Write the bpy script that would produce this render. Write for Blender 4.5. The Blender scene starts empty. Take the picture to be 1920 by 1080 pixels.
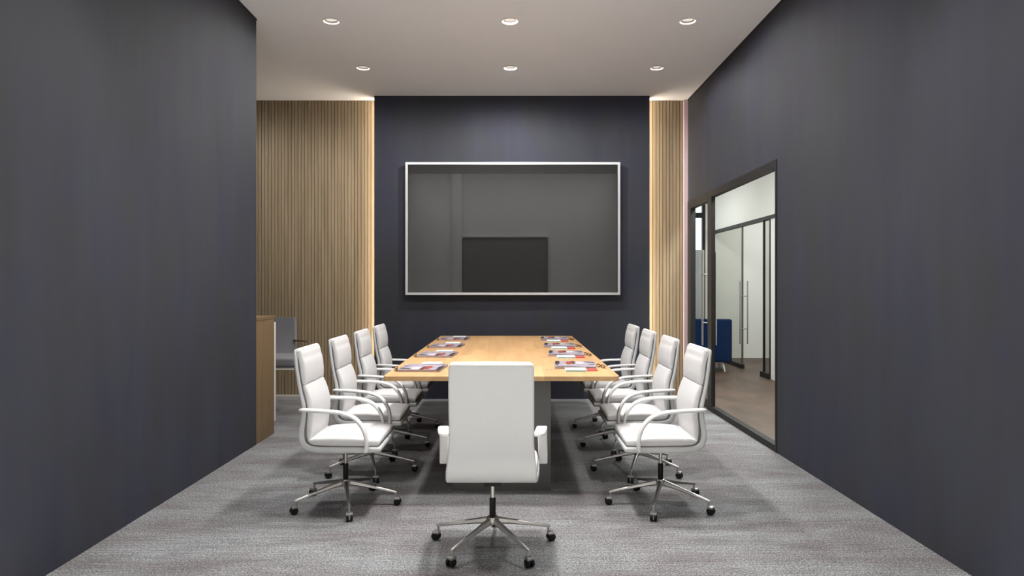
import bpy, bmesh, math, random
from mathutils import Vector, Matrix
random.seed(7)
S = bpy.context.scene
COL = S.collection
PI = math.pi
R = math.radians

# ------------------------------------------------------------------ camera, world, lights, exposure
H_EYE = 1.28
FPX = 1315.0
cam_d = bpy.data.cameras.new('camera')
cam = bpy.data.objects.new('camera', cam_d); COL.objects.link(cam)
cam.location = (0, 0, H_EYE); cam.rotation_euler = (PI/2, 0, 0)
cam_d.sensor_width = 36.0; cam_d.lens = 36.0*FPX/1920.0
cam_d.shift_y = -4.0/1920.0
cam_d.clip_start = 0.05
S.camera = cam

W = bpy.data.worlds.new('sky'); S.world = W; W.use_nodes = True
W.node_tree.nodes['Background'].inputs[0].default_value = (1.0, 1.0, 1.0, 1)
W.node_tree.nodes['Background'].inputs[1].default_value = 1.6

S.view_settings.view_transform = 'Standard'; S.view_settings.look = 'None'
S.view_settings.gamma = 1.0; S.view_settings.exposure = 0.17
S.view_settings.use_curve_mapping = False
S.cycles.use_denoising = True
S.cycles.max_bounces = 10; S.cycles.diffuse_bounces = 6; S.cycles.transparent_max_bounces = 16
S.cycles.sample_clamp_indirect = 6.0

def area(name, loc, rot, sx, sy, power, col=(1, 1, 1)):
    d = bpy.data.lights.new(name, 'AREA'); d.shape = 'RECTANGLE'; d.size = sx; d.size_y = sy
    d.energy = power; d.color = col
    o = bpy.data.objects.new(name, d); COL.objects.link(o); o.location = loc; o.rotation_euler = rot
    return o
WARM = (1.0, 0.975, 0.955)
# unseen area lamps added to fill the room and brighten hall, corridor and office
area('hall_ceiling_light', (0, -0.45, 4.40), (R(-4), 0, 0), 5.0, 0.7, 165, (1, 0.985, 0.975)).data.spread = R(72)
area('corridor_ceiling_light', (2.6, 11.2, 2.97), (0, 0, 0), 0.4, 1.4, 17, (1, 0.99, 0.975))
area('corridor_ceiling_light', (2.6, 7.1, 2.97), (0, 0, 0), 0.4, 2.6, 150, (1, 0.99, 0.975))
area('office_ceiling_light', (4.6, 10.9, 2.97), (0, 0, 0), 1.4, 1.6, 46, (1, 0.99, 0.97))
# two rows of unseen soft lamps, added to fill floor and chairs
def spot(name, loc, power, rad=0.045, cone=180, blend=0.5):
    d = bpy.data.lights.new(name, 'SPOT'); d.spot_size = R(cone); d.spot_blend = blend
    d.energy = power; d.color = WARM; d.shadow_soft_size = rad
    o = bpy.data.objects.new(name, d); COL.objects.link(o); o.location = loc
    return o
CEIL = 3.43
DLX = (-1.466, -0.017, 1.426)
P_DOWN = (40, 190, 40)
for dy in (4.55, 3.70):
    for i, dx in enumerate(DLX):
        d = bpy.data.lights.new('downlight_lamp', 'AREA'); d.shape = 'DISK'; d.size = 0.26
        d.energy = 30 if i == 1 else (10 if dy > 4 else 21); d.color = WARM; d.spread = R(115 if i == 1 else 92)
        o = bpy.data.objects.new('downlight_lamp', d); COL.objects.link(o); o.location = (dx, dy, CEIL-0.012)
        if i != 1: o.rotation_euler = (R(-24) if dy < 4 else 0, R(12) if i == 2 else R(-12), 0)
spot('alcove_downlight_lamp', (-3.2, 6.9, CEIL-0.02), 45)  # unseen lamp added to lift the left ceiling and the slats

# ------------------------------------------------------------------ materials
def srgb(r, g, b):
    f = lambda c: (c/255/12.92) if c/255 <= 0.04045 else ((c/255+0.055)/1.055)**2.4
    return (f(r), f(g), f(b), 1)
class NT:
    def __init__(s, name):
        s.m = bpy.data.materials.new(name); s.m.use_nodes = True
        s.t = s.m.node_tree; s.n = s.t.nodes; s.b = s.n['Principled BSDF']
    def add(s, ty, **kw):
        n = s.n.new(ty)
        for k, v in kw.items():
            if k.startswith('i_'):
                n.inputs[int(k[2:])].default_value = v
            else: setattr(n, k, v)
        return n
    def link(s, a, b): s.t.links.new(a, b)
    def mapping(s, scale, coord='Object', rot=(0, 0, 0)):
        tc = s.add('ShaderNodeTexCoord'); mp = s.add('ShaderNodeMapping')
        mp.inputs['Scale'].default_value = scale; mp.inputs['Rotation'].default_value = rot
        s.link(tc.outputs[coord], mp.inputs[0]); return mp.outputs[0]
    def noise(s, vec, scale=1, detail=3, rough=0.5):
        n = s.add('ShaderNodeTexNoise'); n.inputs['Scale'].default_value = scale
        n.inputs['Detail'].default_value = detail; n.inputs['Roughness'].default_value = rough
        s.link(vec, n.inputs['Vector']); return n.outputs['Fac']
    def ramp(s, fac, stops, interp='LINEAR'):
        r = s.add('ShaderNodeValToRGB'); cr = r.color_ramp; cr.interpolation = interp
        while len(cr.elements) < len(stops): cr.elements.new(0.5)
        for e, (p, c) in zip(cr.elements, stops): e.position = p; e.color = c
        s.link(fac, r.inputs[0]); return r.outputs[0]
    def mix(s, fac, a, b, mode='MIX'):
        m = s.add('ShaderNodeMix', data_type='RGBA', blend_type=mode)
        for v, i in ((fac, 0), (a, 6), (b, 7)):
            if isinstance(v, (tuple, list, float, int)): m.inputs[i].default_value = v
            else: s.link(v, m.inputs[i])
        return m.outputs[2]
    def math(s, op, a, b=0.0):
        m = s.add('ShaderNodeMath', operation=op)
        for v, i in ((a, 0), (b, 1)):
            if isinstance(v, (float, int)): m.inputs[i].default_value = v
            else: s.link(v, m.inputs[i])
        return m.outputs[0]
    def base(s, c): s.link(c, s.b.inputs['Base Color'])
    def bump(s, h, strength=0.3, dist=0.002):
        b = s.add('ShaderNodeBump'); b.inputs['Strength'].default_value = strength
        b.inputs['Distance'].default_value = dist
        s.link(h, b.inputs['Height']); s.link(b.outputs[0], s.b.inputs['Normal'])

def plain(name, col, rough=0.5, metal=0.0, spec=0.5, var=0.04, vs=(30, 30, 30)):
    k = NT(name); v = k.mapping(vs); f = k.noise(v, 1, 3)
    a = tuple(min(1, c*(1-var)) for c in col[:3])+(1,); b = tuple(min(1, c*(1+var)) for c in col[:3])+(1,)
    k.base(k.ramp(f, [(0.3, a), (0.7, b)]))
    k.b.inputs['Roughness'].default_value = rough; k.b.inputs['Metallic'].default_value = metal
    k.b.inputs['Specular IOR Level'].default_value = spec
    return k.m

def m_plaster():
    k = NT('dark_plaster')
    v = k.mapping((3.0, 3.0, 0.55)); n1 = k.noise(v, 1.3, 4, 0.6)
    v2 = k.mapping((1.1, 1.1, 0.8)); n2 = k.noise(v2, 1.5, 3, 0.6)
    v3 = k.mapping((14, 14, 1.6)); n3 = k.noise(v3, 1.5, 4, 0.6)
    c1 = k.ramp(n2, [(0.42, srgb(46, 48, 51)), (0.5, srgb(46, 47, 54)), (0.58, srgb(45, 46, 58))])
    c2 = k.mix(k.ramp(n1, [(0.38, (0, 0, 0, 1)), (0.72, (0.8, 0.8, 0.8, 1))]), c1, srgb(51, 53, 63))
    c3 = k.mix(0.07, c2, k.ramp(n3, [(0.3, (0.3, 0.3, 0.32, 1)), (0.7, (0.7, 0.7, 0.72, 1))]), 'OVERLAY')
    k.base(c3); k.b.inputs['Roughness'].default_value = 0.72; k.b.inputs['Specular IOR Level'].default_value = 0.25
    k.bump(n1, 0.06, 0.004)
    return k.m

def m_carpet():
    k = NT('grey_carpet')
    f = k.noise(k.mapping((55, 170, 1)), 1.0, 3, 0.7)
    g = k.noise(k.mapping((4.5, 75, 1)), 1.0, 2, 0.6)
    h = k.noise(k.mapping((0.8, 2.2, 1)), 1.3, 3, 0.6)
    p = k.noise(k.mapping((130, 130, 1)), 1.0, 2, 0.8)
    base = k.ramp(h, [(0.38, srgb(100, 97, 98)), (0.62, srgb(116, 118, 119))])
    c = k.mix(0.55, base, k.ramp(f, [(0.3, (0.08, 0.075, 0.075, 1)), (0.7, (0.92, 0.92, 0.92, 1))]), 'OVERLAY')
    c = k.mix(0.42, c, k.ramp(g, [(0.34, (0.28, 0.275, 0.27, 1)), (0.66, (0.72, 0.72, 0.72, 1))]), 'OVERLAY')
    c = k.mix(0.75, c, k.ramp(p, [(0.36, (0.08, 0.075, 0.075, 1)), (0.64, (0.92, 0.92, 0.92, 1))]), 'OVERLAY')
    k.base(c); k.b.inputs['Roughness'].default_value = 0.95; k.b.inputs['Specular IOR Level'].default_value = 0.1
    k.bump(p, 0.5, 0.004)
    return k.m

def m_wood(name, dark, light, along='Z', plank=0.0, rough=0.5, fine=1.0):
    k = NT(name)
    sc = {'Z': (22, 22, 1.1), 'Y': (22, 1.1, 22), 'X': (1.1, 22, 22)}[along]
    n = k.noise(k.mapping(tuple(c*fine for c in sc)), 1.0, 5, 0.62)
    c = k.ramp(n, [(0.3, dark), (0.7, light)])
    if plank:
        tc = k.add('ShaderNodeTexCoord'); sp = k.add('ShaderNodeSeparateXYZ'); k.link(tc.outputs['Object'], sp.inputs[0])
        fx = k.math('FLOOR', k.math('DIVIDE', sp.outputs[0], plank))
        off = k.math('MULTIPLY', fx, 0.37)
        fy = k.math('FLOOR', k.math('ADD', k.math('DIVIDE', sp.outputs[1], plank*8), off))
        cb = k.add('ShaderNodeCombineXYZ'); k.link(fx, cb.inputs[0]); k.link(fy, cb.inputs[1])
        wn = k.add('ShaderNodeTexWhiteNoise', noise_dimensions='3D'); k.link(cb.outputs[0], wn.inputs[0])
        c = k.mix(0.22, c, k.ramp(wn.outputs[0], [(0, (0.3, 0.27, 0.24, 1)), (1, (0.72, 0.72, 0.72, 1))]), 'OVERLAY')
    k.base(c); k.b.inputs['Roughness'].default_value = rough; k.b.inputs['Specular IOR Level'].default_value = 0.35
    return k.m

def m_emit(name, col, strength):
    k = NT(name)
    f = k.noise(k.mapping((40, 40, 40)), 1, 2)
    k.base(k.ramp(f, [(0.3, col), (0.7, col)]))
    k.b.inputs['Emission Color'].default_value = col; k.b.inputs['Emission Strength'].default_value = strength
    return k.m

def m_glass(name, tint=(0.93, 0.95, 0.94, 1), refl=0.05):
    m = bpy.data.materials.new(name); m.use_nodes = True; t = m.node_tree; t.nodes.clear()
    o = t.nodes.new('ShaderNodeOutputMaterial'); mx = t.nodes.new('ShaderNodeMixShader')
    tr = t.nodes.new('ShaderNodeBsdfTransparent'); gl = t.nodes.new('ShaderNodeBsdfGlossy')
    lw = t.nodes.new('ShaderNodeFresnel'); lw.inputs[0].default_value = 1.35
    tr.inputs[0].default_value = tint; gl.inputs['Roughness'].default_value = 0.02
    ml = t.nodes.new('ShaderNodeMath'); ml.operation = 'MULTIPLY'; ml.inputs[1].default_value = 0.006
    t.links.new(lw.outputs[0], ml.inputs[0]); t.links.new(ml.outputs[0], mx.inputs[0])
    t.links.new(tr.outputs[0], mx.inputs[1]); t.links.new(gl.outputs[0], mx.inputs[2]); t.links.new(mx.outputs[0], o.inputs[0])
    return m

def m_cover():
    k = NT('magazine_print')
    tc = k.add('ShaderNodeTexCoord')
    vec = tc.outputs['Generated']
    nz = k.noise(k.mapping((6, 6, 6), 'Generated'), 1.0, 3, 0.6)
    c = k.ramp(nz, [(0.35, srgb(115, 108, 119)), (0.62, srgb(151, 143, 151))])
    def blob(c, cx, cy, sx, sy, col, rot=0.0):
        mp = k.add('ShaderNodeMapping', vector_type='TEXTURE')
        mp.inputs['Location'].default_value = (cx, cy, 0); mp.inputs['Rotation'].default_value = (0, 0, rot)
        mp.inputs['Scale'].default_value = (sx, sy, 1000)
        k.link(vec, mp.inputs[0])
        ln = k.add('ShaderNodeVectorMath', operation='LENGTH'); k.link(mp.outputs[0], ln.inputs[0])
        d = k.math('ADD', ln.outputs[1], k.math('MULTIPLY', nz, 1.3))
        mr = k.add('ShaderNodeMapRange'); mr.inputs[1].default_value = 1.75; mr.inputs[2].default_value = 1.45
        mr.inputs[3].default_value = 0; mr.inputs[4].default_value = 1
        k.link(d, mr.inputs[0])
        return k.mix(mr.outputs[0], c, col)
    c = blob(c, 0.60, 0.72, 0.16, 0.20, srgb(173, 163, 170))
    c = blob(c, 0.42, 0.72, 0.10, 0.30, srgb(68, 40, 32))
    c = blob(c, 0.35, 0.66, 0.09, 0.30, srgb(127, 53, 40))
    c = blob(c, 0.05, 0.70, 0.07, 0.40, srgb(34, 27, 29))
    c = blob(c, 0.88, 0.80, 0.20, 0.09, srgb(51, 55, 56), -0.5)
    c = blob(c, 0.92, 0.42, 0.13, 0.07, srgb(78, 83, 86), 0.5)
    c = blob(c, 0.30, 0.10, 0.30, 0.12, srgb(101, 94, 99))
    k.base(c); k.b.inputs['Roughness'].default_value = 0.35
    return k.m

M = {}
M['plaster'] = m_plaster(); M['carpet'] = m_carpet()
M['ceiling'] = plain('ceiling_paint', srgb(232, 233, 236), 0.9, spec=0.1, var=0.01, vs=(2, 2, 2))
M['slat'] = m_wood('oak_slat', srgb(124, 109, 86), srgb(148, 131, 107), 'Z', fine=1.2, rough=0.6)
M['slat_gap'] = plain('slat_backing', srgb(84, 71, 54), 0.9)
M['tabletop'] = m_wood('beech_tabletop', srgb(159, 123, 83), srgb(173, 140, 98), 'Y', plank=0.085, rough=0.42)
M['counter'] = m_wood('walnut_veneer', srgb(104, 84, 59), srgb(115, 95, 68), 'Z', fine=0.5, rough=0.5)
M['pedestal'] = plain('grey_laminate', srgb(84, 83, 81), 0.45, var=0.03, vs=(3, 3, 3))
M['white_leather'] = plain('white_leather', srgb(189, 188, 188), 0.45, spec=0.4, var=0.012, vs=(60, 60, 60))
M['white_shell'] = plain('white_shell', srgb(179, 181, 181), 0.4, spec=0.45, var=0.003)
M['white_arm'] = plain('white_enamel', srgb(198, 197, 196), 0.3, var=0.01)
M['lining'] = plain('dark_lining', srgb(96, 96, 98), 0.7)
M['black'] = plain('black_plastic', srgb(18, 18, 19), 0.55, spec=0.25)
M['chrome'] = plain('polished_aluminium', srgb(176, 174, 171), 0.33, metal=0.95, var=0.02)
M['black_metal'] = plain('black_frame', srgb(34, 34, 34), 0.5, spec=0.2)
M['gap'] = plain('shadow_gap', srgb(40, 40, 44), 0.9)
M['silver'] = plain('silver_bezel', srgb(196, 196, 198), 0.35, metal=0.6, var=0.02)
M['screen'] = plain('dark_screen_glass', (0.012, 0.012, 0.012, 1), 0.02, spec=0.45, var=0.0)
M['screen'].node_tree.nodes['Principled BSDF'].inputs['IOR'].default_value = 1.6
M['pink_trim'] = plain('pale_pink_paint', srgb(204, 181, 185), 0.6, var=0.01)
M['white_wall'] = plain('white_wall_paint', srgb(226, 225, 222), 0.8, spec=0.2, var=0.01, vs=(2, 2, 2))
M['hall_wall'] = plain('hall_wall_paint', srgb(224, 224, 222), 0.8, spec=0.2, var=0.01, vs=(2, 2, 2))
M['pale_stone'] = plain('pale_stone_floor', srgb(236, 234, 230), 0.6, var=0.02, vs=(2, 2, 2))
M['hall_door'] = plain('charcoal_door', srgb(109, 109, 111), 0.6)
M['pale_trim'] = plain('pale_skirting', srgb(200, 196, 186), 0.6)
M['white_panel'] = plain('white_laminate', srgb(197, 195, 192), 0.4, var=0.01)
M['grey_fabric'] = plain('grey_upholstery', srgb(112, 112, 114), 0.85, var=0.05, vs=(90, 90, 90))
M['blue_fabric'] = plain('navy_upholstery', srgb(2, 30, 66), 0.85, spec=0.15, var=0.08, vs=(60, 60, 60))
M['grey_machine'] = plain('pale_grey_steel', srgb(156, 158, 159), 0.45, var=0.015)
M['ink'] = plain('dark_ink', srgb(60, 60, 62), 0.7)
M['paper'] = plain('white_paper', srgb(168, 150, 150), 0.7, var=0.02)
M['cover'] = m_cover()
M['note_cover'] = plain('pale_cyan_card', srgb(214, 232, 234), 0.5, var=0.015)
M['note_pages'] = plain('grey_green_pages', srgb(150, 176, 168), 0.7, var=0.05, vs=(5, 5, 300))
M['red_card'] = plain('red_card', srgb(170, 46, 44), 0.5, var=0.06, vs=(20, 20, 20))
M['brown_frame'] = plain('brown_tortoiseshell', srgb(84, 52, 30), 0.3, var=0.3, vs=(80, 80, 80))
M['pen'] = plain('tan_pencil', srgb(192, 147, 100), 0.6)
M['lens'] = m_emit('downlight_lens', (1.0, 0.95, 0.88, 1), 0.42)
M['reflector'] = plain('grey_reflector', srgb(120, 114, 110), 0.6)
M['ring'] = plain('white_trim_ring', srgb(171, 167, 162), 0.35)
M['led'] = m_emit('led_strip_light', (1.0, 0.86, 0.68, 1), 20.0)
M['glass'] = m_glass('clear_glass')
M['glass_dim'] = m_glass('tinted_glass', (0.88, 0.89, 0.87, 1))
def m_corridor():
    k = NT('brown_timber_floor')
    n = k.noise(k.mapping((2.6, 1.4, 1), rot=(0, 0, R(35))), 1.0, 5, 0.62)
    n2 = k.noise(k.mapping((9, 1.2, 1), rot=(0, 0, R(-40))), 1.0, 4, 0.6)
    c = k.ramp(n, [(0.35, srgb(59, 45, 35)), (0.65, srgb(83, 64, 52))])
    c = k.mix(0.3, c, k.ramp(n2, [(0.3, (0.18, 0.17, 0.16, 1)), (0.7, (0.82, 0.82, 0.82, 1))]), 'OVERLAY')
    k.base(c); k.b.inputs['Roughness'].default_value = 0.5
    return k.m
M['corridor_floor'] = m_corridor()

# ------------------------------------------------------------------ mesh helpers
def obj(name, bm, mat, parent=None, smooth=False, loc=None):
    me = bpy.data.meshes.new(name)
    bmesh.ops.recalc_face_normals(bm, faces=bm.faces)
    bm.to_mesh(me); bm.free()
    me.materials.append(M[mat] if isinstance(mat, str) else mat)
    if smooth:
        for p in me.polygons: p.use_smooth = True
        me.set_sharp_from_angle(angle=R(38))
    o = bpy.data.objects.new(name, me); COL.objects.link(o)
    if parent: o.parent = parent
    if loc: o.location = loc
    return o
def tag(o, label=None, cat=None, group=None, kind=None):
    if label: o['label'] = label
    if cat: o['category'] = cat
    if group: o['group'] = group
    if kind: o['kind'] = kind
    return o
def thing(name, label, cat, loc=(0, 0, 0), rz=0.0, group=None):
    o = bpy.data.objects.new(name, None); COL.objects.link(o)
    o.empty_display_size = 0.1
    o.location = loc; o.rotation_euler = (0, 0, rz)
    return tag(o, label, cat, group)
def box(bm, x0, x1, y0, y1, z0, z1, bev=0.0, seg=2):
    r = bmesh.ops.create_cube(bm, size=1.0)
    vs = r['verts']
    for v in vs:
        v.co = Vector((x0+(v.co.x+0.5)*(x1-x0), y0+(v.co.y+0.5)*(y1-y0), z0+(v.co.z+0.5)*(z1-z0)))
    if bev > 0:
        es = list({e for v in vs for e in v.link_edges})
        bmesh.ops.bevel(bm, geom=es, offset=bev, segments=seg, profile=0.6, affect='EDGES')
    return bm
def boxo(name, mat, b, parent=None, bev=0.0, seg=2, kind=None):
    o = obj(name, box(bmesh.new(), *b, bev=bev, seg=seg), mat, parent, smooth=bev > 0)
    if kind: o['kind'] = kind
    return o
def struct(name, mat, b, bev=0.0, parent=None):
    o = boxo(name, mat, b, parent, bev)
    if parent is None: o['kind'] = 'structure'
    return o
def lathe(bm, prof, seg=24, cx=0, cy=0, axis='Z', caps=True):
    rings = []
    for r, z in prof:
        ring = []
        for i in range(seg):
            a = 2*PI*i/seg
            p = (r*math.cos(a), r*math.sin(a), z)
            if axis == 'Y': p = (p[0], p[2], p[1])
            if axis == 'X': p = (p[2], p[0], p[1])
            ring.append(bm.verts.new((p[0]+cx, p[1]+cy, p[2])))
        rings.append(ring)
    for a, b in zip(rings, rings[1:]):
        for i in range(seg):
            bm.faces.new((a[i], a[(i+1) % seg], b[(i+1) % seg], b[i]))
    if caps:
        bm.faces.new(rings[0]); bm.faces.new(rings[-1])
    return bm
def tube(bm, pts, r, seg=8):
    pts = [Vector(p) for p in pts]; rings = []
    for i, p in enumerate(pts):
        t = (pts[min(i+1, len(pts)-1)]-pts[max(i-1, 0)]).normalized()
        up = Vector((0, 0, 1)) if abs(t.z) < 0.9 else Vector((1, 0, 0))
        a = t.cross(up).normalized(); b = t.cross(a).normalized()
        rr = r[i] if isinstance(r, (list, tuple)) else r
        rings.append([bm.verts.new(p+a*rr*math.cos(2*PI*k/seg)+b*rr*math.sin(2*PI*k/seg)) for k in range(seg)])
    for a, b in zip(rings, rings[1:]):
        for k in range(seg): bm.faces.new((a[k], a[(k+1) % seg], b[(k+1) % seg], b[k]))
    bm.faces.new(rings[0]); bm.faces.new(rings[-1])
    return bm
def catmull(keys, n):
    """keys: list of tuples, any dimension; n samples per span"""
    out = []
    K = [keys[0]]+list(keys)+[keys[-1]]
    for i in range(1, len(K)-2):
        p0, p1, p2, p3 = K[i-1], K[i], K[i+1], K[i+2]
        for j in range(n):
            t = j/n
            out.append(tuple(0.5*((2*b)+(-a+c)*t+(2*a-5*b+4*c-d)*t*t+(-a+3*b-3*c+d)*t**3)
                             for a, b, c, d in zip(p0, p1, p2, p3)))
    out.append(tuple(keys[-1]))
    return out
def rrect(w, n0, n1, r, seg=3, crown=0.0, r0=None):
    """rounded section in (across, normal); crown lifts the middle of the n1 side"""
    r = min(r, (n1-n0)*0.49, w*0.49); P = []
    q = r if r0 is None else min(r0, r, (n1-n0-r)*0.9)
    for cx, cn, a0, rr in ((w/2-q, n0+q, -90, q), (w/2-r, n1-r, 0, r), (-w/2+r, n1-r, 90, r), (-w/2+q, n0+q, 180, q)):
        for j in range(seg+1):
            a = R(a0+90*j/seg)
            P.append((cx+rr*math.cos(a), cn+rr*math.sin(a)))
        if a0 == 0 and True:
            for f in (0.5, 0.0, -0.5):
                P.append(((w/2-r)*f, n1+crown*(1-f*f)))
        if a0 == 180:
            for f in (-0.5, 0.0, 0.5):
                P.append(((w/2-r)*f, n0))
    return P
def ribbon(bm, keys, r, spans=6, crown=0.0, ends=0.0, n_off=(0, 0), r0=None):
    """keys: (x, z, width, thickness, y) along a path in the xz plane, thickness grows to the inside.
    ends: rounding length at both ends"""
    ks = catmull(keys, spans); L = len(ks); rings = []
    arc = [0.0]
    for a, b in zip(ks, ks[1:]): arc.append(arc[-1]+math.hypot(b[0]-a[0], b[1]-a[1]))
    samples = [(k, 0.0) for k in ks]
    def tang(i):
        a, b = ks[max(i-1, 0)], ks[min(i+1, L-1)]
        d = math.hypot(b[0]-a[0], b[1]-a[1]) or 1e-9
        return (b[0]-a[0])/d, (b[1]-a[1])/d
    def ring(k, T, shrink=0.0, push=0.0):
        N = (T[1], -T[0]); x, z, w, t, y = k
        t2 = max(t-2*shrink, 0.002); n0 = shrink
        sec = rrect(max(w-2*shrink, 0.004), n0+n_off[0], n0+t2+n_off[1], r, crown=crown*(1 if shrink == 0 else 0.5), r0=r0)
        return [bm.verts.new((x+N[0]*n+T[0]*push, y+a, z+N[1]*n+T[1]*push)) for a, n in sec]
    T0 = tang(0); T1 = tang(L-1)
    if ends > 0:
        for f in (1.0, 0.72, 0.38, 0.12):
            sh = ends*(1-math.sqrt(max(0, 1-f*f)))*0.9
            rings.append(ring(ks[0], T0, min(sh, ks[0][3]*0.45), -ends*f))
    for i, k in enumerate(ks): rings.append(ring(k, tang(i)))
    if ends > 0:
        for f in (0.12, 0.38, 0.72, 1.0):
            sh = ends*(1-math.sqrt(max(0, 1-f*f)))*0.9
            rings.append(ring(ks[-1], T1, min(sh, ks[-1][3]*0.45), ends*f))
    m = len(rings[0])
    for a, b in zip(rings, rings[1:]):
        for i in range(m): bm.faces.new((a[i], a[(i+1) % m], b[(i+1) % m], b[i]))
    bm.faces.new(rings[0]); bm.faces.new(rings[-1])
    return bm
def children(o): return list(o.children)
def dup(root, loc, rz, label):
    r = root.copy(); COL.objects.link(r); r.location = loc; r.rotation_euler = (0, 0, rz); r['label'] = label
    for ch in list(root.children):
        c = ch.copy(); COL.objects.link(c); c.parent = r
        for g in list(ch.children):
            d = g.copy(); COL.objects.link(d); d.parent = c
    return r

# ------------------------------------------------------------------ room shell
XL, XR = -2.06, 2.03
Y_TV, Y_SLAT = 7.94, 8.13
struct('floor', 'carpet', (-4.4, XR+0.05, 2.9, 8.35, -0.10, 0.0))
struct('wall_left', 'plaster', (XL-0.15, XL, 2.2, 5.65, 0, CEIL))
# right wall: the solid part, and the strip over the glazed opening
bm = bmesh.new()
box(bm, XR, XR+0.05, 2.2, 5.37, 0, CEIL); box(bm, XR, XR+0.05, 5.37, 8.35, 2.25, CEIL)
box(bm, XR, XR+0.05, 8.115, 8.35, 0, 2.25)
obj('wall_right', bm, 'plaster')['kind'] = 'structure'
struct('wall_back', 'plaster', (-1.558, 1.558, Y_TV, Y_TV+0.10, 0, CEIL))
def slat_wall(name, x0, x1):
    bm = bmesh.new(); n = round((x1-x0)/0.0385); pitch = (x1-x0)/n
    for i in range(n):
        xa = x0+i*pitch
        box(bm, xa, xa+pitch*0.85, Y_SLAT, Y_SLAT+0.022, 0.0, CEIL)
    o = obj(name, bm, 'slat'); o['kind'] = 'structure'
    boxo('backing', 'slat_gap', (x0, x1, Y_SLAT+0.020, Y_SLAT+0.20, 0, CEIL), o)
    return o
slat_wall('wall_back_left', -4.25, -1.40)
slat_wall('wall_back_right', 1.40, 1.985)
struct('baseboard_back', 'pale_trim', (-4.25, -1.56, Y_SLAT-0.008, Y_SLAT, 0, 0.018))
struct('trim_1', 'pink_trim', (1.985, XR, 8.09, 8.14, 0, CEIL))
struct('wall_alcove_left', 'plaster', (-4.40, -4.25, 5.4, 8.35, 0, CEIL))
struct('wall_alcove_front', 'plaster', (-4.25, XL-0.15, 5.42, 5.57, 0, CEIL))
# dark strips painting in the contact shade where walls meet ceiling
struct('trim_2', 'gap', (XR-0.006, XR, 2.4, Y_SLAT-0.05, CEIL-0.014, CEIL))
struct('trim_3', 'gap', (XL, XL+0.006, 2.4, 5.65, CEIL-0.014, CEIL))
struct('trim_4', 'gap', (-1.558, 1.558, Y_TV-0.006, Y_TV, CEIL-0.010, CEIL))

# ceiling with a round hole for each downlight
DLY = (5.69, 6.91)
R_HOLE = 0.056
def ceiling_mesh():
    bm = bmesh.new(); c = 0.1
    xs = sorted([-4.4, XR+0.05]+[x+s for x in DLX for s in (-c, c)])
    ys = sorted([2.4, 8.35]+[y+s for y in DLY for s in (-c, c)])
    V = {}
    def vt(x, y):
        k = (round(x, 5), round(y, 5))
        if k not in V: V[k] = bm.verts.new((x, y, CEIL))
        return V[k]
    for xa, xb in zip(xs, xs[1:]):
        for ya, yb in zip(ys, ys[1:]):
            mx, my = (xa+xb)/2, (ya+yb)/2
            if any(abs(mx-x) < 1e-4 for x in DLX) and any(abs(my-y) < 1e-4 for y in DLY):
                n = 8; corners = [(xa, ya), (xb, ya), (xb, yb), (xa, yb)]
                circ = [bm.verts.new((mx+R_HOLE*math.cos(R(-135)+2*PI*i/(4*n)), my+R_HOLE*math.sin(R(-135)+2*PI*i/(4*n)), CEIL)) for i in range(4*n)]
                for q in range(4):
                    a = vt(*corners[q]); b = vt(*corners[(q+1) % 4])
                    for i in range(n):
                        k0, k1 = circ[(q*n+i) % (4*n)], circ[(q*n+i+1) % (4*n)]
                        if i < n//2: bm.faces.new((a, k1, k0))
                        if i == n//2: bm.faces.new((a, b, k0))
                        if i >= n//2: bm.faces.new((b, k1, k0))
            else:
                bm.faces.new((vt(xa, ya), vt(xb, ya), vt(xb, yb), vt(xa, yb)))
    # the slab above, so the ceiling has a thickness
    box(bm, -4.4, XR+0.05, 2.4, 8.35, CEIL+0.06, CEIL+0.16)
    for xa, xb, ya, yb in ((-4.4, XR+0.05, 2.4, 2.42), (-4.4, XR+0.05, 8.33, 8.35), (-4.4, -4.38, 2.4, 8.35), (XR+0.03, XR+0.05, 2.4, 8.35)):
        box(bm, xa, xb, ya, yb, CEIL+0.001, CEIL+0.06)
    return bm
obj('ceiling', ceiling_mesh(), 'ceiling')['kind'] = 'structure'

# the hall at the open end of the room, which the screen mirrors
HZ = 4.5
struct('wall_hall', 'hall_wall', (-4.4, 4.4, -1.15, -1.0, 0, HZ))
struct('wall_hall_left', 'hall_wall', (-4.55, -4.4, -1.15, 2.4, 0, HZ))
struct('wall_hall_right', 'hall_wall', (4.4, 4.55, -1.15, 2.4, 0, HZ))
struct('floor_hall', 'pale_stone', (-4.55, 4.55, -1.3, 2.9, -0.10, 0.0))  # floor made pale to bounce hall light up onto the room's ceiling
bm = bmesh.new()
box(bm, -4.55, XL-0.15, 2.25, 2.40, 0, HZ); box(bm, XR+0.05, 4.55, 2.25, 2.40, 0, HZ)
box(bm, XL-0.15, XR+0.05, 2.30, 2.40, CEIL, HZ)
obj('wall_hall_front', bm, 'hall_wall')['kind'] = 'structure'
struct('ceiling_hall', 'ceiling', (-4.55, 4.55, -1.15, 2.4, HZ, HZ+0.1))
struct('trim_5', 'hall_wall', (-1.42, -1.19, -1.0, -0.93, 0, HZ))
struct('trim_6', 'hall_wall', (-1.19, 0.86, -1.0, -0.975, 2.44, 2.48))
dh = struct('door_3', 'hall_door', (-1.17, 0.83, -1.0, -0.965, 0, 2.40))
boxo('door_frame', 'black_metal', (-1.19, -1.17, -1.0, -0.955, 0, 2.42), dh)
boxo('door_frame', 'black_metal', (0.83, 0.85, -1.0, -0.955, 0, 2.42), dh)
boxo('door_frame', 'black_metal', (-1.17, 0.83, -1.0, -0.955, 2.40, 2.42), dh)

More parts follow.
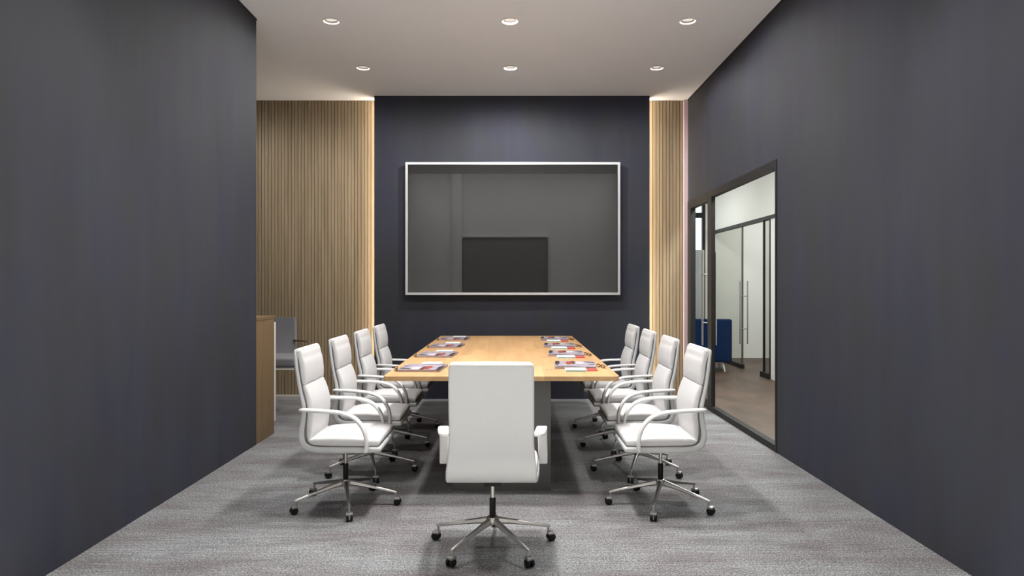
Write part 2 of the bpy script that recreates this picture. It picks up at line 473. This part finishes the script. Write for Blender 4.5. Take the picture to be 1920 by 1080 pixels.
# ------------------------------------------------------------------ glazed front to the corridor
FX0, FX1 = XR-0.004, XR+0.054
w1 = boxo('window_1', 'black_metal', (FX0, FX1, 5.37, 7.27, 2.187, 2.252), kind='structure')
boxo('window_jamb', 'black_metal', (FX0, FX1, 5.37, 5.405, 0.0, 2.187), w1)
boxo('window_mullion', 'black_metal', (FX0, XR+0.036, 7.13, 7.27, 0.0, 2.187), w1)
boxo('window_sill', 'black_metal', (FX0, FX1, 5.405, 7.13, 0.0, 0.052), w1)
boxo('window_glass', 'glass', (XR+0.020, XR+0.030, 5.405, 7.13, 0.052, 2.187), w1)
d1 = boxo('door_1', 'black_metal', (FX0, FX1, 7.275, 8.11, 2.16, 2.252), kind='structure')
boxo('door_jamb', 'black_metal', (FX0, FX1, 7.96, 8.11, 0.0, 2.16), d1)
boxo('door_rail', 'black_metal', (XR+0.008, XR+0.042, 7.275, 7.96, 0.004, 0.09), d1)
boxo('door_glass', 'glass', (XR+0.020, XR+0.030, 7.275, 7.955, 0.09, 2.155), d1)
def pull_handle(parent, x, y, z0, z1, sep, r=0.0095):
    bm = bmesh.new()
    for s in (-1, 1): tube(bm, [(x+s*sep/2, y, z0), (x+s*sep/2, y, z1)], r, 10)
    L = z1-z0
    for f in (0.24, 0.76): tube(bm, [(x-sep/2, y, z0+L*f), (x+sep/2, y, z0+L*f)], r*0.7, 8)
    return obj('door_handle', bm, 'chrome', parent, smooth=True)
pull_handle(d1, XR+0.030, 7.33, 0.66, 1.63, 0.14)

# corridor and the room across it
Y_END = 12.47; CX = 3.55; CH = 3.0
struct('floor_corridor', 'corridor_floor', (XR+0.05, 6.6, 2.4, Y_END+0.2, -0.10, 0.0))
struct('ceiling_corridor', 'white_wall', (XR+0.05, 6.6, 2.4, Y_END+0.2, CH, CH+0.1))
bm = bmesh.new()
box(bm, CX, CX+0.10, 2.4, 9.62, 0, CH); box(bm, CX, CX+0.10, 9.62, Y_END, 2.25, CH)
obj('wall_corridor_right', bm, 'white_wall')['kind'] = 'structure'
struct('wall_corridor_left', 'white_wall', (XR-0.05, XR+0.049, 8.36, Y_END+0.2, 0, CH))
struct('wall_corridor_near', 'white_wall', (XR+0.05, 6.6, 2.41, 2.5, 0, CH))
bm = bmesh.new()
box(bm, 3.43, 6.6, Y_END, Y_END+0.15, 0, CH); box(bm, XR, 2.2, Y_END, Y_END+0.15, 0, CH)
obj('wall_corridor_end', bm, 'white_wall')['kind'] = 'structure'
struct('wall_office_right', 'white_wall', (6.5, 6.6, 2.5, Y_END, 0, CH))
struct('wall_office_near', 'white_wall', (CX+0.1, 6.5, 8.6, 8.7, 0, CH))
# window at the corridor's end
w3 = boxo('window_3', 'black_metal', (3.385, 3.43, Y_END-0.02, Y_END+0.06, 0, CH), kind='structure')
boxo('window_frame', 'black_metal', (2.2, 2.25, Y_END-0.02, Y_END+0.06, 0, CH), w3)
boxo('window_transom', 'black_metal', (2.25, 3.385, Y_END-0.02, Y_END+0.06, 2.49, 2.58), w3)
boxo('window_sill', 'black_metal', (2.25, 3.385, Y_END-0.02, Y_END+0.06, 0, 0.09), w3)
boxo('window_glass', 'glass', (2.25, 3.385, Y_END+0.02, Y_END+0.03, 0.09, 2.49), w3)
boxo('window_glass', 'glass', (2.25, 3.385, Y_END+0.02, Y_END+0.03, 2.58, CH), w3)
# glass partition across the corridor: transom, closed leaf, short side light
struct('trim_7', 'black_metal', (CX-0.012, CX+0.06, 9.0, Y_END-0.02, 2.20, 2.25))
d2 = boxo('door_2', 'black_metal', (CX, CX+0.045, 10.84, Y_END-0.03, 0.0, 0.065), kind='structure')
boxo('door_edge', 'pedestal', (CX+0.012, CX+0.03, 10.85, 10.89, 0.065, 2.20), d2)
boxo('door_glass', 'glass_dim', (CX+0.016, CX+0.026, 10.89, Y_END-0.03, 0.065, 2.20), d2)
pull_handle(d2, CX+0.02, 10.80, 0.385, 1.355, 0.115)
w2 = boxo('window_2', 'black_metal', (CX-0.03, CX+0.05, 9.62, 9.96, 0.0, 0.07), kind='structure')
boxo('window_edge', 'black_metal', (CX, CX+0.02, 9.88, 9.93, 0.07, 2.20), w2)
boxo('window_edge', 'black_metal', (CX, CX+0.02, 9.63, 9.68, 0.07, 2.20), w2)
boxo('window_glass', 'glass_dim', (CX+0.005, CX+0.015, 9.68, 9.88, 0.07, 2.20), w2)
struct('trim_8', 'white_wall', (CX+0.04, CX+0.13, 9.64, 9.74, 0.0, 2.20))

# ------------------------------------------------------------------ conference table
t = thing('conference_table', 'long light-wood conference table on a grey slab base', 'table', (-0.0635, 5.88, 0))
TX0, TX1, TY0, TY1 = -0.770+0.0635, 0.643+0.0635, 4.177-5.88, 7.585-5.88
bm = bmesh.new(); P = []; rc = 0.035
for cx, cy, a0 in ((TX1-rc, TY0+rc, -90), (TX1-rc, TY1-rc, 0), (TX0+rc, TY1-rc, 90), (TX0+rc, TY0+rc, 180)):
    for j in range(7):
        a = R(a0+15*j); P.append((cx+rc*math.cos(a), cy+rc*math.sin(a)))
lo = [bm.verts.new((x, y, 0.713)) for x, y in P]
f = bm.faces.new(lo); ex = bmesh.ops.extrude_face_region(bm, geom=[f])
for v in ex['geom']:
    if isinstance(v, bmesh.types.BMVert): v.co.z = 0.74
obj('tabletop', bm, 'tabletop', t)
boxo('pedestal', 'pedestal', (-0.373+0.0635, 0.243+0.0635, 4.383-5.88, 7.38-5.88, 0.0, 0.713), t, bev=0.003)

# ------------------------------------------------------------------ office chair (faces +X in its own frame)
def make_chair(label):
    t = thing('office_chair', label, 'chair', group='white office chairs around the table')
    # outer line of the one-piece shell: x, z, width, thickness, y
    shell = [(0.238, 0.358, 0.462, 0.029, 0), (0.16, 0.353, 0.465, 0.035, 0), (0.02, 0.352, 0.460, 0.036, 0), (-0.11, 0.352, 0.440, 0.036, 0),
             (-0.165, 0.362, 0.425, 0.036, 0), (-0.198, 0.385, 0.422, 0.035, 0), (-0.214, 0.425, 0.420, 0.034, 0),
             (-0.215, 0.475, 0.408, 0.032, 0), (-0.206, 0.535, 0.398, 0.029, 0), (-0.203, 0.605, 0.394, 0.026, 0),
             (-0.222, 0.70, 0.394, 0.023, 0), (-0.239, 0.82, 0.393, 0.021, 0), (-0.2445, 0.880, 0.392, 0.019, 0), (-0.2462, 0.900, 0.391, 0.018, 0), (-0.2470, 0.913, 0.383, 0.016, 0)]
    obj('shell', ribbon(bmesh.new(), shell, 0.010, 5, ends=0.010), 'white_shell', t, True)
    bm = ribbon(bmesh.new(), [(x, z, w, 0.012, y) for x, z, w, th, y in
        [(0.230, 0.379, 0.448, 0, 0), (0.02, 0.3805, 0.444, 0, 0), (-0.10, 0.3805, 0.426, 0, 0), (-0.145, 0.389, 0.414, 0, 0),
         (-0.172, 0.41, 0.408, 0, 0), (-0.1835, 0.45, 0.40, 0, 0), (-0.183, 0.50, 0.39, 0, 0), (-0.178, 0.55, 0.384, 0, 0),
         (-0.180, 0.61, 0.380, 0, 0), (-0.2015, 0.70, 0.380, 0, 0), (-0.2205, 0.82, 0.380, 0, 0), (-0.2275, 0.878, 0.374, 0, 0), (-0.230, 0.894, 0.360, 0, 0)]], 0.004, 5)
    obj('lining', bm, 'lining', t, True)  # added dark slab standing in for the dark groove between shell and cushions
    # cushions: base line on the dark groove slab, thickness to the inside
    seat = [(0.224, 0.3915, 0.436, 0.038, 0), (0.16, 0.392, 0.452, 0.044, 0), (0.03, 0.392, 0.448, 0.045, 0),
            (-0.07, 0.392, 0.432, 0.042, 0), (-0.13, 0.395, 0.418, 0.033, 0), (-0.158, 0.402, 0.405, 0.022, 0)]
    obj('seat_cushion', ribbon(bmesh.new(), seat, 0.024, 5, crown=0.008, ends=0.016, r0=0.006), 'white_leather', t, True)
    low = [(-0.171, 0.420, 0.392, 0.016, 0), (-0.172, 0.46, 0.391, 0.026, 0), (-0.172, 0.51, 0.388, 0.031, 0), (-0.168, 0.56, 0.384, 0.033, 0),
           (-0.172, 0.62, 0.381, 0.032, 0), (-0.186, 0.68, 0.381, 0.027, 0), (-0.195, 0.716, 0.381, 0.019, 0)]
    obj('back_cushion', ribbon(bmesh.new(), low, 0.018, 5, crown=0.008, ends=0.007, r0=0.004), 'white_leather', t, True)
    top = [(-0.1975, 0.733, 0.381, 0.020, 0), (-0.205, 0.775, 0.383, 0.030, 0), (-0.213, 0.84, 0.383, 0.031, 0),
           (-0.2195, 0.868, 0.381, 0.029, 0), (-0.228, 0.888, 0.383, 0.035, 0), (-0.2385, 0.903, 0.386, 0.040, 0), (-0.2420, 0.912, 0.380, 0.037, 0)]
    obj('headrest', ribbon(bmesh.new(), top, 0.017, 5, crown=0.007, ends=0.012, r0=0.004), 'white_leather', t, True)
    for s in (-1, 1):
        # arm loop: front foot on the seat edge up and back to the shell
        arm = [(0.170, 0.371, 0.048, 0.019, 0.2535*s), (0.173, 0.41, 0.048, 0.018, 0.254*s), (0.168, 0.46, 0.048, 0.017, 0.253*s),
               (0.142, 0.515, 0.050, 0.017, 0.250*s), (0.098, 0.556, 0.052, 0.017, 0.247*s), (0.035, 0.578, 0.053, 0.017, 0.243*s),
               (-0.04, 0.5865, 0.054, 0.017, 0.238*s), (-0.12, 0.590, 0.054, 0.017, 0.229*s), (-0.185, 0.592, 0.050, 0.016, 0.220*s), (-0.203, 0.592, 0.034, 0.014, 0.212*s)]
        obj('armrest', ribbon(bmesh.new(), arm, 0.007, 5, ends=0.006, n_off=(-0.008, -0.008)), 'white_arm', t, True)
    obj('mechanism', box(bmesh.new(), -0.080, 0.055, -0.042, 0.042, 0.318, 0.354, 0.005), 'black', t, True)
    obj('gas_column', lathe(bmesh.new(), [(0.0095, 0.235), (0.0095, 0.338)], 16), 'chrome', t, True)
    obj('column_sleeve', lathe(bmesh.new(), [(0.013, 0.150), (0.0155, 0.156), (0.0155, 0.238), (0.014, 0.243)], 18), 'black', t, True)
    obj('base_hub', lathe(bmesh.new(), [(0.018, 0.112), (0.030, 0.118), (0.032, 0.140), (0.026, 0.150), (0.017, 0.153)], 20), 'chrome', t, True)
    # one leg and one caster, shared by all five
    bm = bmesh.new(); rings = []
    for rr, zt, hh, ww in ((0.020, 0.148, 0.032, 0.030), (0.09, 0.132, 0.024, 0.024), (0.20, 0.105, 0.017, 0.019), (0.288, 0.083, 0.013, 0.016), (0.300, 0.078, 0.009, 0.011)):
        rings.append([bm.verts.new((rr, y*ww/2, zt-hh*h)) for y, h in ((-1, 0.75), (-0.8, 0.15), (-0.45, 0), (0.45, 0), (0.8, 0.15), (1, 0.75), (0.7, 1), (-0.7, 1))])
    for a, b in zip(rings, rings[1:]):
        for i in range(8): bm.faces.new((a[i], a[(i+1) % 8], b[(i+1) % 8], b[i]))
    bm.faces.new(rings[0]); bm.faces.new(rings[-1])
    leg0 = obj('base_leg', bm, 'chrome', t, True)
    bm = lathe(bmesh.new(), [(0.0055, 0.036), (0.0055, 0.078)], 10, cx=0.291)
    box(bm, 0.286, 0.318, -0.018, 0.018, 0.0330, 0.0475, 0.004)
    tube(bm, [(0.304, -0.012, 0.021), (0.304, 0.012, 0.021)], 0.004, 8)
    box(bm, 0.297, 0.311, -0.003, 0.003, 0.016, 0.036)
    fork0 = obj('caster', bm, 'chrome', t, True)
    whs = []
    for s in (-1, 1):
        bm = lathe(bmesh.new(), [(0.010, -0.0070), (0.0185, -0.0062), (0.0210, -0.003), (0.0210, 0.003), (0.0185, 0.0062), (0.010, 0.0070)], 20, axis='Y')
        for v in bm.verts: v.co += Vector((0.304, s*0.0112, 0.021))
        whs.append(obj('wheel', bm, 'black', fork0, True))
    for k in range(5):
        a = R(-1+72*k)
        if k == 0:
            leg, fk = leg0, fork0
        else:
            leg = leg0.copy(); COL.objects.link(leg); leg.parent = t
            fk = fork0.copy(); COL.objects.link(fk); fk.parent = t
            for wv in whs:
                w2_ = wv.copy(); COL.objects.link(w2_); w2_.parent = fk
        leg.rotation_euler = (0, 0, a); fk.rotation_euler = (0, 0, a)
    return t
HC = (-0.095, 3.438, 0)
head = make_chair('white high-backed swivel chair at the near end of the table, seen from behind')
head.location = HC; head.rotation_euler = (0, 0, PI/2)
rank = ['nearest the camera', 'second from the camera', 'third from the camera', 'farthest from the camera']
for k in range(4):
    y = 4.104+0.738*k
    dup(head, (-0.973, y, 0), 0, 'white swivel chair on the left side of the table, '+rank[k])
    dup(head, (0.869, y, 0), PI, 'white swivel chair on the right side of the table, '+rank[k])

# ------------------------------------------------------------------ place settings
TZ = 0.7402
ordn = ['nearest the camera', 'second from the camera', 'third from the camera', 'farthest from the camera']
def make_magazine():
    r = thing('magazine', '-', 'magazine', group='magazines on the table')
    boxo('pages', 'paper', (-0.134, 0.134, -0.170, 0.170, 0.0, 0.0135), r, bev=0.0015, seg=1)
    boxo('cover', 'cover', (-0.1355, 0.1355, -0.1715, 0.1715, 0.0135, 0.0148), r)
    return r
def make_notebook():
    r = thing('notebook', '-', 'notebook', group='notebooks on the table')
    boxo('pages', 'note_pages', (-0.064, 0.064, -0.068, 0.068, 0.001, 0.0105), r)
    bm = bmesh.new(); box(bm, -0.066, 0.066, -0.070, 0.070, 0.0105, 0.0122); box(bm, -0.066, 0.066, -0.070, 0.070, 0.0, 0.0012)
    obj('cover', bm, 'note_cover', r)
    return r
def make_glasses():
    r = thing('eyeglasses', '-', 'glasses', group='eyeglasses on the table')
    bm = bmesh.new()
    for s in (-1, 1):
        tube(bm, [(s*0.033+0.026*math.cos(2*PI*i/16), 0, 0.0125+0.0098*math.sin(2*PI*i/16)) for i in range(17)], 0.0024, 6)
    tube(bm, [(-0.008, 0, 0.015), (0, 0.001, 0.018), (0.008, 0, 0.015)], 0.0018, 6)
    obj('rims', bm, 'brown_frame', r, True)
    for s in (-1, 1):
        y = 0.0075 if s < 0 else 0.0125
        obj('temple', tube(bmesh.new(), [(s*0.060, 0.0, 0.017), (s*0.0605, y, 0.016), (s*0.03, y+0.001, 0.013), (-s*0.03, y+0.001, 0.007), (-s*0.052, y, 0.003)], 0.0021, 6), 'brown_frame', r, True)
    return r
def make_pen():
    r = thing('pencil', '-', 'pencil', group='pencils on the table')
    obj('shaft', lathe(bmesh.new(), [(0.0019, -0.05), (0.0019, 0.040)], 8, axis='Y'), 'pen', r).location = (0, 0, 0.0019)
    obj('tip', lathe(bmesh.new(), [(0.0019, 0.040), (0.0004, 0.049)], 8, axis='Y'), 'brown_frame', r).location = (0, 0, 0.0019)
    return r
protos = {'m': make_magazine(), 'n': make_notebook(), 'g': make_glasses(), 'p': make_pen()}
used = set()
def place(kind, loc, rz, label):
    r = protos[kind]
    if kind in used: return dup(r, loc, rz, label)
    used.add(kind); r.location = loc; r.rotation_euler = (0, 0, rz); r['label'] = label
    return r
YR = [4.55, 5.355, 6.115, 6.90]      # near edges of the right-hand magazines
YL = [4.41, 5.30, 6.10, 6.92]
for k in range(4):
    y = YR[k]; yc = y+0.175
    place('m', (0.425, yc, TZ), R(-4), 'picture magazine on the right side of the table, '+ordn[k])
    place('n', (0.405, y-0.085, TZ), R(-1), 'pale blue-white notebook in front of the right-hand magazine '+ordn[k])
    rc_ = boxo('brochure', 'red_card', (0.478, 0.545, y-0.105, y-0.008, TZ, TZ+0.004))
    tag(rc_, 'small red brochure by the right-hand notebook '+ordn[k], 'brochure', 'red brochures on the table')
    place('g', (0.585, y+0.075, TZ), R(-70), 'brown eyeglasses near the right table edge, '+ordn[k])
    place('p', (0.262, y-0.045, TZ), R(80), 'thin tan pencil left of the right-hand magazine '+ordn[k])
    y = YL[k]; yc = y+0.150
    place('m', (-0.575, yc, TZ), PI+R(-4), 'picture magazine on the left side of the table, '+ordn[k])
    place('n', (-0.548, yc+0.250, TZ), PI, 'white notebook behind the left-hand magazine '+ordn[k])
    place('g', (-0.735, yc-0.07, TZ), R(97), 'brown eyeglasses near the left table edge, '+ordn[k])
    place('p', (-0.395, yc+0.05, TZ), R(84), 'thin tan pencil right of the left-hand magazine '+ordn[k])

# ------------------------------------------------------------------ wall screen
tv = thing('wall_screen', 'large dark flat screen in a thin silver frame on the back wall', 'screen', (0.009, Y_TV, 1.92))
SX, SZ0, SZ1 = 1.205, 1.178-1.92, 2.668-1.92
boxo('housing', 'black', (-SX+0.02, SX-0.02, -0.055, -0.002, SZ0+0.02, SZ1-0.02), tv)
boxo('display', 'screen', (-SX+0.02, SX-0.02, -0.066, -0.055, SZ0+0.02, SZ1-0.02), tv)
bm = bmesh.new(); fw = 0.027
box(bm, -SX, SX, -0.076, -0.03, SZ1-fw, SZ1); box(bm, -SX, SX, -0.076, -0.03, SZ0, SZ0+fw)
box(bm, -SX, -SX+fw, -0.076, -0.03, SZ0+fw, SZ1-fw); box(bm, SX-fw, SX, -0.076, -0.03, SZ0+fw, SZ1-fw)
obj('bezel', bm, 'silver', tv)

# ------------------------------------------------------------------ downlights
for j, y in enumerate(DLY):
    for i, x in enumerate(DLX):
        side = ['left', 'middle', 'right'][i]
        r = thing('downlight', f'round recessed ceiling downlight, {side} one of the '+('row nearer the camera' if j == 0 else 'row nearer the screen wall'),
                  'light', (x, y, CEIL), group='recessed downlights in the ceiling')
        bm = lathe(bmesh.new(), [(0.0665, 0.0005), (0.0668, -0.004), (0.0650, -0.0065), (0.0540, 0.0)], 36, caps=False)
        obj('trim_ring', bm, 'ring', r, True)
        obj('reflector', lathe(bmesh.new(), [(0.0545, 0.0), (0.0470, 0.0120)], 36, caps=False), 'reflector', r, True)
        obj('lens', lathe(bmesh.new(), [(0.0475, 0.012), (0.0475, 0.020)], 32), 'lens', r)
        l = spot('lamp', (0, 0, 0.006), P_DOWN[i]*(1.0 if j == 0 else 1.15)); l.parent = r

# ------------------------------------------------------------------ strip lights behind the screen wall
for s, nm in ((-1, 'left'), (1, 'right')):
    o = boxo('strip_light', 'led', (min(s*1.530, s*1.541), max(s*1.530, s*1.541), Y_TV+0.101, Y_TV+0.160, 0.02, CEIL-0.012))
    tag(o, f'warm vertical strip light hidden behind the {nm} edge of the dark back wall', 'light', 'strip lights behind the back wall')

# ------------------------------------------------------------------ counter and seat in the alcove
c = thing('counter', 'brown wooden counter standing at the end of the left wall', 'counter', (-2.9, 5.88, 0))
def cb(name, mat, x0, x1, y0, y1, z0, z1, bev=0.002): return boxo(name, mat, (x0+2.9, x1+2.9, y0-5.88, y1-5.88, z0, z1), c, bev)
cb('body', 'counter', -3.85, XL-0.002, 5.652, 6.08, 0.0, 0.995)
cb('top', 'counter', -3.87, XL, 5.652, 6.11, 0.995, 1.022)
cb('front_panel', 'white_panel', -3.85, XL-0.002, 6.08, 6.125, 0.105, 0.965)
g = thing('bench_seat', 'grey upholstered seat against the slatted wall behind the counter', 'seat', (-2.75, 7.0, 0))
def gb(name, mat, b, bev=0.02): return boxo(name, mat, (b[0]+2.75, b[1]+2.75, b[2]-7.0, b[3]-7.0, b[4], b[5]), g, bev, 4)
gb('seat', 'grey_fabric', (-3.32, -2.05, 6.62, 7.16, 0.512, 0.60), 0.028)
gb('seat_rail', 'pale_trim', (-3.30, -2.06, 6.625, 7.14, 0.485, 0.498), 0.003)
gb('seat_pan', 'grey_fabric', (-3.315, -2.052, 6.63, 7.15, 0.498, 0.513), 0.004)
bm = bmesh.new(); n = 10
for i in range(n+1):
    f = i/n; z = 0.54+0.415*f; w0 = -3.30; w1 = -2.195-0.035*max(0, (f-0.25))**1.0*1.0
    y = 7.10+0.09*f+0.02*math.sin(f*PI); th = 0.045-0.010*f
    for xx, yy in ((w0, y), (w1-0.015, y), (w1, y+0.015), (w1, y+th-0.015), (w1-0.015, y+th), (w0, y+th)):
        bm.verts.new((xx+2.75, yy-7.0, z))
bm.verts.ensure_lookup_table()
for i in range(n):
    for k in range(6):
        bm.faces.new([bm.verts[q] for q in (i*6+k, i*6+(k+1) % 6, (i+1)*6+(k+1) % 6, (i+1)*6+k)])
bm.faces.new([bm.verts[k] for k in range(6)]); bm.faces.new([bm.verts[n*6+k] for k in range(6)])
obj('backrest', bm, 'grey_fabric', g, True)
obj('armrest', tube(bmesh.new(), [(0.52, 0.155, 0.725), (0.62, 0.12, 0.722), (0.68, 0.08, 0.72)], [0.010, 0.009, 0.007], 10), 'slat_gap', g, True)
for x in (-3.05, -2.43):
    for y in (6.74, 7.08):
        obj('leg', lathe(bmesh.new(), [(0.012, 0.0), (0.014, 0.488)], 14, cx=x+2.75, cy=y-7.0), 'chrome', g, True)

# ------------------------------------------------------------------ corridor furniture
b = thing('lounge_chair', 'navy blue upholstered lounge chair seen from behind through the glass', 'chair', (3.03, 10.75, 0), R(-9))
obj('backrest', box(bmesh.new(), -0.335, 0.285, -0.33, -0.20, 0.145, 0.785, 0.035, 4), 'blue_fabric', b, True)
for s in (-1, 1):
    x0, x1 = (-0.335, -0.225) if s < 0 else (0.175, 0.285)
    obj('armrest', box(bmesh.new(), x0, x1, -0.22, 0.34, 0.14, 0.62, 0.03, 4), 'blue_fabric', b, True)
obj('seat', box(bmesh.new(), -0.23, 0.18, -0.22, 0.35, 0.16, 0.42, 0.03, 4), 'blue_fabric', b, True)
for sx, sy in ((-1, -1), (1, -1), (-1, 1), (1, 1)):
    obj('leg', tube(bmesh.new(), [(sx*0.17-0.02, sy*0.24, 0.17), (sx*0.205-0.02, sy*0.28-0.02, 0.004)], [0.017, 0.011], 10), 'white_panel', b, True)
m = thing('vending_machine', 'tall pale grey machine with dark marks before the bright corridor window', 'machine', (3.02, 12.1, 0))
boxo('body', 'grey_machine', (-0.42, 0.245, -0.20, 0.33, 0.02, 1.89), m, 0.008)
boxo('front_panel', 'grey_machine', (-0.40, 0.11, -0.222, -0.20, 0.06, 1.86), m, 0.004)
boxo('foot', 'black', (-0.40, 0.22, -0.18, 0.30, 0.0, 0.02), m)
bm = bmesh.new()
for i in range(8):
    z = 1.52+0.036*i; w = (0.045, 0.055, 0.038, 0.05)[i % 4]
    box(bm, 0.088-w, 0.088, -0.2245, -0.2215, z, z+0.022)
    if i % 2: box(bm, 0.080, 0.088, -0.2245, -0.2215, z+0.018, z+0.036)
obj('printed_mark', bm, 'ink', m)
bm = bmesh.new()
for i in range(6): box(bm, 0.03, 0.09, -0.2245, -0.2215, 0.66+0.042*i, 0.682+0.042*i)
obj('vent_slots', bm, 'ink', m)
